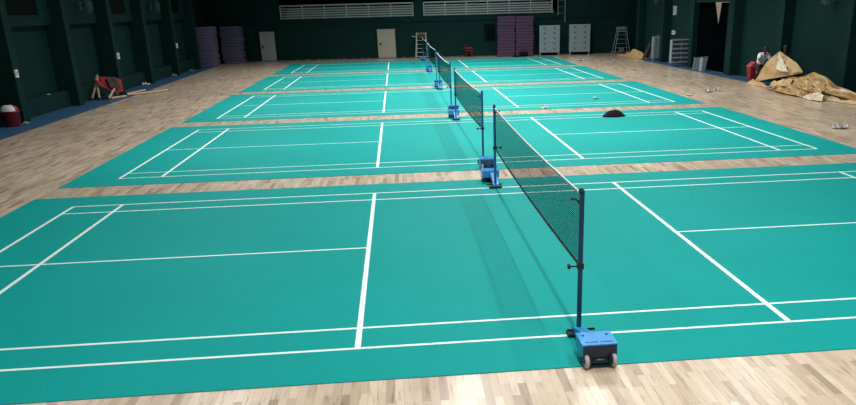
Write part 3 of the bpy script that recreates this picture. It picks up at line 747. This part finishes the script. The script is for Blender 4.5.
# ------------------------------------------------------------------ loose things
def lump(name, x, y, rx, ry, h, m, label, cat, seed, z0=0.009, peak=0.0):
    b = MB(); seg = 26; rings = 8; g = []
    for j in range(rings+1):
        t = j/rings; row = []
        for k in range(seg):
            a = 2*PI*k/seg
            n = 1+0.16*noise.noise(Vector((math.cos(a)*1.6+seed, math.sin(a)*1.6, t*2)))
            rad = (1-t**1.25)*n; z = h*math.sin(min(1, t)*PI/2)**1.1
            z += 0.12*h*noise.noise(Vector((math.cos(a)*2+seed, math.sin(a)*2, t*5)))*(1 if 0 < j < rings else 0)
            row.append(b.bm.verts.new((rx*rad*math.cos(a), ry*rad*math.sin(a), max(0, z))))
        g.append(row)
    for a, c in zip(g, g[1:]):
        for k in range(seg): b.bm.faces.new([a[k], a[(k+1) % seg], c[(k+1) % seg], c[k]])
    b.bm.faces.new(g[0])
    o = b.build(name, m, None, True, (x, y, z0)); tag(o, label, cat); return o
bg = lump('cloth_bundle', 4.92, 16.6, 0.36, 0.26, 0.205, M['bag'], 'black cloth bundle dropped on the far line of the second court', 'bag', 4)
b = MB().tube([(0.15, -0.05, 0.02), (0.30, -0.06, 0.03), (0.40, -0.02, 0.015)], 0.02, 8, r2=0.01).build('strap', M['bag'], bg, True)
hb = empty('holdall_bag', (7.0, 48.40, 0.0), 'black holdall on the floor in front of the plum mats', 'bag', rz=A)
MB().box((0.1, 0, 0.17), (0.62, 0.34, 0.32), bevel=0.09).build('body', M['bag'], hb, True)
MB().tube([(-0.08, 0, 0.31), (-0.02, 0, 0.40), (0.22, 0, 0.40), (0.28, 0, 0.31)], 0.016, 8).build('handle', M['bag'], hb, True)
MB().box((-0.42, -0.1, 0.05), (0.5, 0.25, 0.09), bevel=0.03).build('flap', M['bag'], hb, True)

def crumple(x, y, s, label, name='plastic_scrap', z0=0.004, cat='litter', seed=0):
    b = MB(); n = 7; g = []
    for i in range(n+1):
        row = []
        for j in range(n+1):
            u, v = i/n-0.5, j/n-0.5
            z = abs(noise.noise(Vector((u*5+seed, v*5, seed))))*s*0.75+0.004
            row.append(b.bm.verts.new((u*s*(1+0.3*noise.noise(Vector((v*4, seed, 0)))), v*s*0.8, z)))
        g.append(row)
    for i in range(n):
        for j in range(n):
            q = [g[i][j], g[i+1][j], g[i+1][j+1], g[i][j+1]]
            b.bm.faces.new(q[:3]); b.bm.faces.new([q[0], q[2], q[3]])
    o = b.build(name, M['litter'], None, False, (x, y, z0)); tag(o, label, cat); return o
crumple(3.17, 19.12, 0.24, 'small white crumpled scrap at the front line of the middle court, nearer the nets', z0=0.011, seed=1)
crumple(9.82, 42.1, 0.36, 'clear crumpled scrap on the boards beside the farthest court', seed=3)
crumple(11.40, 40.3, 0.22, 'tiny clear scrap on the boards before the corner ladder chair', seed=4)
crumple(9.2, 21.5, 0.26, 'clear crumpled scrap just off the corner of the middle court', seed=5)
crumple(10.35, 22.4, 0.34, 'larger clear scrap on the boards, one step beyond the middle court', seed=6)
crumple(10.75, 22.75, 0.26, 'clear scrap on the boards, the one toward the lifted sheet', seed=9)
crumple(10.12, 12.6, 0.36, 'clear crumpled scrap on the boards beside the second court corner', seed=7)
crumple(-14.45, 20.3, 0.16, 'white scrap on the blue margin at the foot of the first pilaster', z0=0.008, seed=8)
crumple(-14.7, 34.6, 0.34, 'white scrap on the blue margin behind the timber poles', z0=0.008, seed=12)
crumple(-14.7, 39.9, 0.28, 'white scrap on the blue margin halfway to the violet mats', z0=0.008, seed=13)
crumple(-14.7, 44.0, 0.26, 'white scrap on the blue margin nearest the violet mats', z0=0.008, seed=15)
s = crumple(-15.06, 23.9, 0.14, 'small white scrap lying on the low wall ledge', z0=0.602, seed=18)
# shuttlecocks
def shuttle(x, y, label, rz):
    r = empty('shuttlecock', (x, y, 0.045), label, 'shuttlecock', rz=rz)
    MB().lathe([(0.004, -0.03), (0.014, -0.022), (0.018, -0.008), (0.018, 0.0)], 14, (0, 0, 0), 'X').build('cork', M['white'], r, True)
    MB().lathe([(0.016, 0.0), (0.045, 0.09), (0.044, 0.09), (0.015, 0.002)], 18, (0, 0, 0), 'X').build('feathers', M['litter'], r, True)
    r.scale = (1.6, 1.6, 1.6); r.location.z = 0.075; r.rotation_euler = (0, 0.33, rz)
shuttle(5.46, 21.3, 'white shuttlecock lying out in the middle court', 0.6)
random.seed(5)
for q in range(26):
    x = -9+q*0.5+random.uniform(-0.2, 0.2)
    if -3.4 < x < -1.4: continue
    o = MB().box((0, 0, 0.02), (random.uniform(0.05, 0.16), 0.07, 0.04), rot=(0, 0, random.uniform(0, 3)), bevel=0.008).build('plaster_chip', M['locker'], None, False, (x, far_y(x)-0.13, 0.05))
    tag(o, 'small grey chip lying on the kerb along the end wall', 'debris', 'grey chips along the end wall kerb')

# ------------------------------------------------------------------ people
def skinned(name, verts, edges, radii, m, parent=None, root=0, sub=2):
    me = bpy.data.meshes.new(name); me.from_pydata([tuple(v) for v in verts], edges, []); me.materials.append(m)
    o = bpy.data.objects.new(name, me); COL.objects.link(o)
    if parent: o.parent = parent
    md = o.modifiers.new('skin', 'SKIN'); md.use_smooth_shade = True
    sv = me.skin_vertices[0].data
    for i, rr in enumerate(radii):
        sv[i].radius = rr if isinstance(rr, tuple) else (rr, rr)
        sv[i].use_root = (i == root)
    s = o.modifiers.new('sub', 'SUBSURF'); s.levels = sub; s.render_levels = sub
    return o
def person(loc, rz, label, J, shirt, trou):
    """J: joints in local metres; the person faces -Y"""
    V, E, Rr, ix = [], [], [], {}
    def add(n, p, r, par=None):
        ix[n] = len(V); V.append(Vector(p)); Rr.append(r)
        if par: E.append((ix[par], ix[n]))
    add('pel', J['pel'], (0.135, 0.11))
    add('waist', J['waist'], (0.125, 0.10), 'pel'); add('chest', J['chest'], (0.15, 0.12), 'waist')
    add('neck', J['neck'], 0.052, 'chest'); add('chin', Vector(J['neck']).lerp(Vector(J['head']), 0.45), 0.062, 'neck')
    add('head', J['head'], (0.080, 0.098), 'chin'); 
    hd = Vector(J['head']); up = (hd-Vector(J['neck'])).normalized()
    add('crown', hd+up*0.075, (0.066, 0.078), 'head')
    for s in 'LR':
        add('sh'+s, J['sh'+s], 0.060, 'chest'); add('el'+s, J['el'+s], 0.042, 'sh'+s); add('wr'+s, J['wr'+s], 0.027, 'el'+s)
        d = (Vector(J['wr'+s])-Vector(J['el'+s])).normalized(); side = d.cross(Vector((0, 0, 1))).normalized()
        sg = 1 if s == 'L' else -1
        palm = Vector(J['wr'+s])+d*0.06; add('pa'+s, palm, (0.036, 0.018), 'wr'+s)
        dn = d.cross(side).normalized()
        if dn.z > 0: dn = -dn
        for q, ln in enumerate((0.070, 0.080, 0.074, 0.058)):
            b0 = palm+d*0.03+side*(0.030-0.020*q)
            k = 'f%s%d' % (s, q)
            add(k+'a', b0, 0.010, 'pa'+s); add(k+'b', b0+d*ln*0.5+dn*0.008, 0.009, k+'a'); add(k+'c', b0+d*ln*0.8+dn*0.034, 0.008, k+'b')
        add('t%sa' % s, Vector(J['wr'+s])+d*0.03+side*0.034*sg, 0.011, 'wr'+s)
        add('t%sb' % s, Vector(J['wr'+s])+d*0.07+side*0.058*sg+dn*0.012, 0.009, 't%sa' % s)
        add('hi'+s, J['hi'+s], 0.095, 'pel'); add('kn'+s, J['kn'+s], 0.062, 'hi'+s); add('an'+s, J['an'+s], 0.040, 'kn'+s)
        add('to'+s, Vector(J['an'+s])+Vector((0, -0.15, -0.035)), (0.04, 0.026), 'an'+s)
    r = empty('person', loc, label, 'person', rz=rz)
    skinned('body', V, E, Rr, M['skin'], r)
    # shirt
    ids = ['waist', 'chest', 'shL', 'shR']
    hem = Vector(J['pel']).lerp(Vector(J['waist']), 0.15)
    vv = [Vector(J['chest']), Vector(J['waist']), hem, Vector(J['shL']), Vector(J['shL']).lerp(Vector(J['elL']), 0.9), Vector(J['shR']), Vector(J['shR']).lerp(Vector(J['elR']), 0.9), Vector(J['chest']).lerp(Vector(J['neck']), 0.6)]
    skinned('shirt', vv, [(0, 1), (1, 2), (0, 3), (3, 4), (0, 5), (5, 6), (0, 7)], [(0.205, 0.16), (0.19, 0.15), (0.19, 0.155), 0.10, 0.092, 0.10, 0.092, 0.085], shirt, r)
    vv = [hem, Vector(J['pel'])]; ee = [(0, 1)]; rr = [(0.15, 0.125), (0.16, 0.135)]
    for s in 'LR':
        n = len(vv); vv += [Vector(J['hi'+s]), Vector(J['kn'+s]), Vector(J['an'+s]).lerp(Vector(J['kn'+s]), 0.08)]
        ee += [(1, n), (n, n+1), (n+1, n+2)]; rr += [0.112, 0.082, 0.064]
    skinned('trousers', vv, ee, rr, trou, r, 1)
    for s in 'LR':
        a = Vector(J['an'+s])
        skinned('shoe', [a+Vector((0, 0.03, -0.045)), a+Vector((0, -0.08, -0.05)), a+Vector((0, -0.18, -0.055))], [(0, 1), (1, 2)], [(0.045, 0.04), (0.048, 0.036), (0.042, 0.028)], M['rubber'], r)
    # face and hair: the head looks along f
    f = Vector(J.get('look', (0, -1, -0.4))).normalized(); rt = f.cross(up).normalized(); u2 = rt.cross(f).normalized()
    hb = MB(); seg = 18
    g = []
    for j in range(9):
        th = (PI*0.60)*j/8; row = []
        for k in range(seg):
            a = 2*PI*k/seg
            front = max(0, math.cos(a)); t2 = th*(1-0.38*front)
            d = u2*math.cos(t2)+(f*math.cos(a)*1.16+rt*math.sin(a))*math.sin(t2)
            row.append(hb.bm.verts.new(hd+up*0.03+d*(0.108+0.004*noise.noise(d*9))))
        g.append(row)
    for a, c in zip(g, g[1:]):
        for k in range(seg): hb.bm.faces.new([a[k], a[(k+1) % seg], c[(k+1) % seg], c[k]])
    hb.build('hair', M['hair'], r, True)
    for sg in (-1, 1):
        MB().lathe([(0.002, -0.011), (0.009, -0.007), (0.011, 0), (0.009, 0.007), (0.002, 0.011)], 10, hd+f*0.088+rt*0.032*sg+u2*0.005).build('eye', M['white'], r, True)
        MB().lathe([(0.004, -0.03), (0.014, -0.018), (0.018, 0.005), (0.013, 0.025), (0.003, 0.032)], 10, hd+rt*0.082*sg-u2*0.005).build('ear', M['skin'], r, True)
    MB().tube([hd+f*0.09+u2*0.005, hd+f*0.112-u2*0.03], 0.009, 8, r2=0.016).build('nose', M['skin'], r, True)
    MB().box(hd+f*0.092-u2*0.055, (0.045, 0.012, 0.01), bevel=0.004).build('mouth', M['red_cloth'], r, True)
    return r
J1 = dict(pel=(0, 0.16, 0.72), waist=(0, 0.08, 0.88), chest=(0, -0.07, 1.06), neck=(0, -0.16, 1.23), head=(0, -0.22, 1.36), look=(0.3, -1, -0.5),
          shL=(0.17, -0.09, 1.15), elL=(0.27, -0.25, 0.95), wrL=(0.10, -0.42, 0.84), shR=(-0.17, -0.09, 1.15), elR=(-0.29, -0.22, 0.95), wrR=(-0.17, -0.40, 0.80),
          hiL=(0.10, 0.16, 0.70), knL=(0.14, -0.07, 0.42), anL=(0.13, 0.10, 0.09), hiR=(-0.10, 0.16, 0.70), knR=(-0.14, -0.07, 0.42), anR=(-0.13, 0.10, 0.09))
person((13.79, 25.42, 0.006), 0.1, 'person in white t-shirt stooping behind the left edge of the lifted brown sheet', J1, M['shirt'], M['trousers'])
J2 = dict(pel=(0, 0.10, 0.84), waist=(0, 0.06, 1.0), chest=(0, -0.05, 1.20), neck=(0, -0.10, 1.38), head=(0, -0.14, 1.51), look=(-0.3, -1, -0.4),
          shL=(0.18, -0.06, 1.30), elL=(0.27, -0.18, 1.08), wrL=(0.18, -0.36, 1.16), shR=(-0.18, -0.06, 1.30), elR=(-0.26, -0.20, 1.10), wrR=(-0.10, -0.38, 1.20),
          hiL=(0.10, 0.10, 0.82), knL=(0.15, -0.06, 0.46), anL=(0.16, 0.06, 0.09), hiR=(-0.10, 0.10, 0.82), knR=(-0.15, -0.03, 0.46), anR=(-0.16, 0.10, 0.09))
person((13.68, 23.25, 0.006), -0.35, 'person in black clothes standing behind the peak of the lifted brown sheet', J2, M['black_cotton'], M['trousers'])

# ------------------------------------------------------------------ light
def area(x, y, z, sx, sy, e, col=(1, 0.985, 0.965)):
    l = bpy.data.lights.new('hall_lamp', 'AREA'); l.shape = 'RECTANGLE'; l.size = sx; l.size_y = sy; l.energy = e; l.color = col; l.spread = math.radians(138)
    o = bpy.data.objects.new('hall_lamp', l); o.location = (x, y, z); COL.objects.link(o)
for i, y in enumerate([-3.5, 3.6, 13.5, 23.4, 33.3, 42.0]):
    e = [390, 320, 620, 740, 680, 500][i]
    area(0.0, y, 9.2, 0.35, 3.5, e*0.80)
    area(3.7, y, 9.2, 0.35, 3.5, e*0.50)
    area(-7.6, y, 9.2, 0.9, 2.5, e*(0.42 if i < 2 else 0.52)); area(8.6, y, 9.2, 0.9, 2.5, e*(0.22 if i < 2 else 0.46))
wd = bpy.data.worlds.new('World'); SC.world = wd; wd.use_nodes = True
wd.node_tree.nodes['Background'].inputs[0].default_value = (0.75, 0.85, 1, 1)
wd.node_tree.nodes['Background'].inputs[1].default_value = 0.5

# ------------------------------------------------------------------ camera
cd = bpy.data.cameras.new('Camera'); cam = bpy.data.objects.new('Camera', cd); COL.objects.link(cam)
cam.location = (-1.77135, -7.41510, 3.33721); cam.rotation_euler = (1.21733, 0.02413, -0.0977)
cd.sensor_width = 36; cd.sensor_fit = 'HORIZONTAL'; cd.lens = 764.72*36/856
cd.shift_x = -46.534/856; cd.shift_y = 87.199/856
cd.clip_start = 0.05; cd.clip_end = 200
SC.camera = cam
SC.view_settings.view_transform = 'Standard'; SC.view_settings.look = 'None'; SC.view_settings.exposure = 0.0
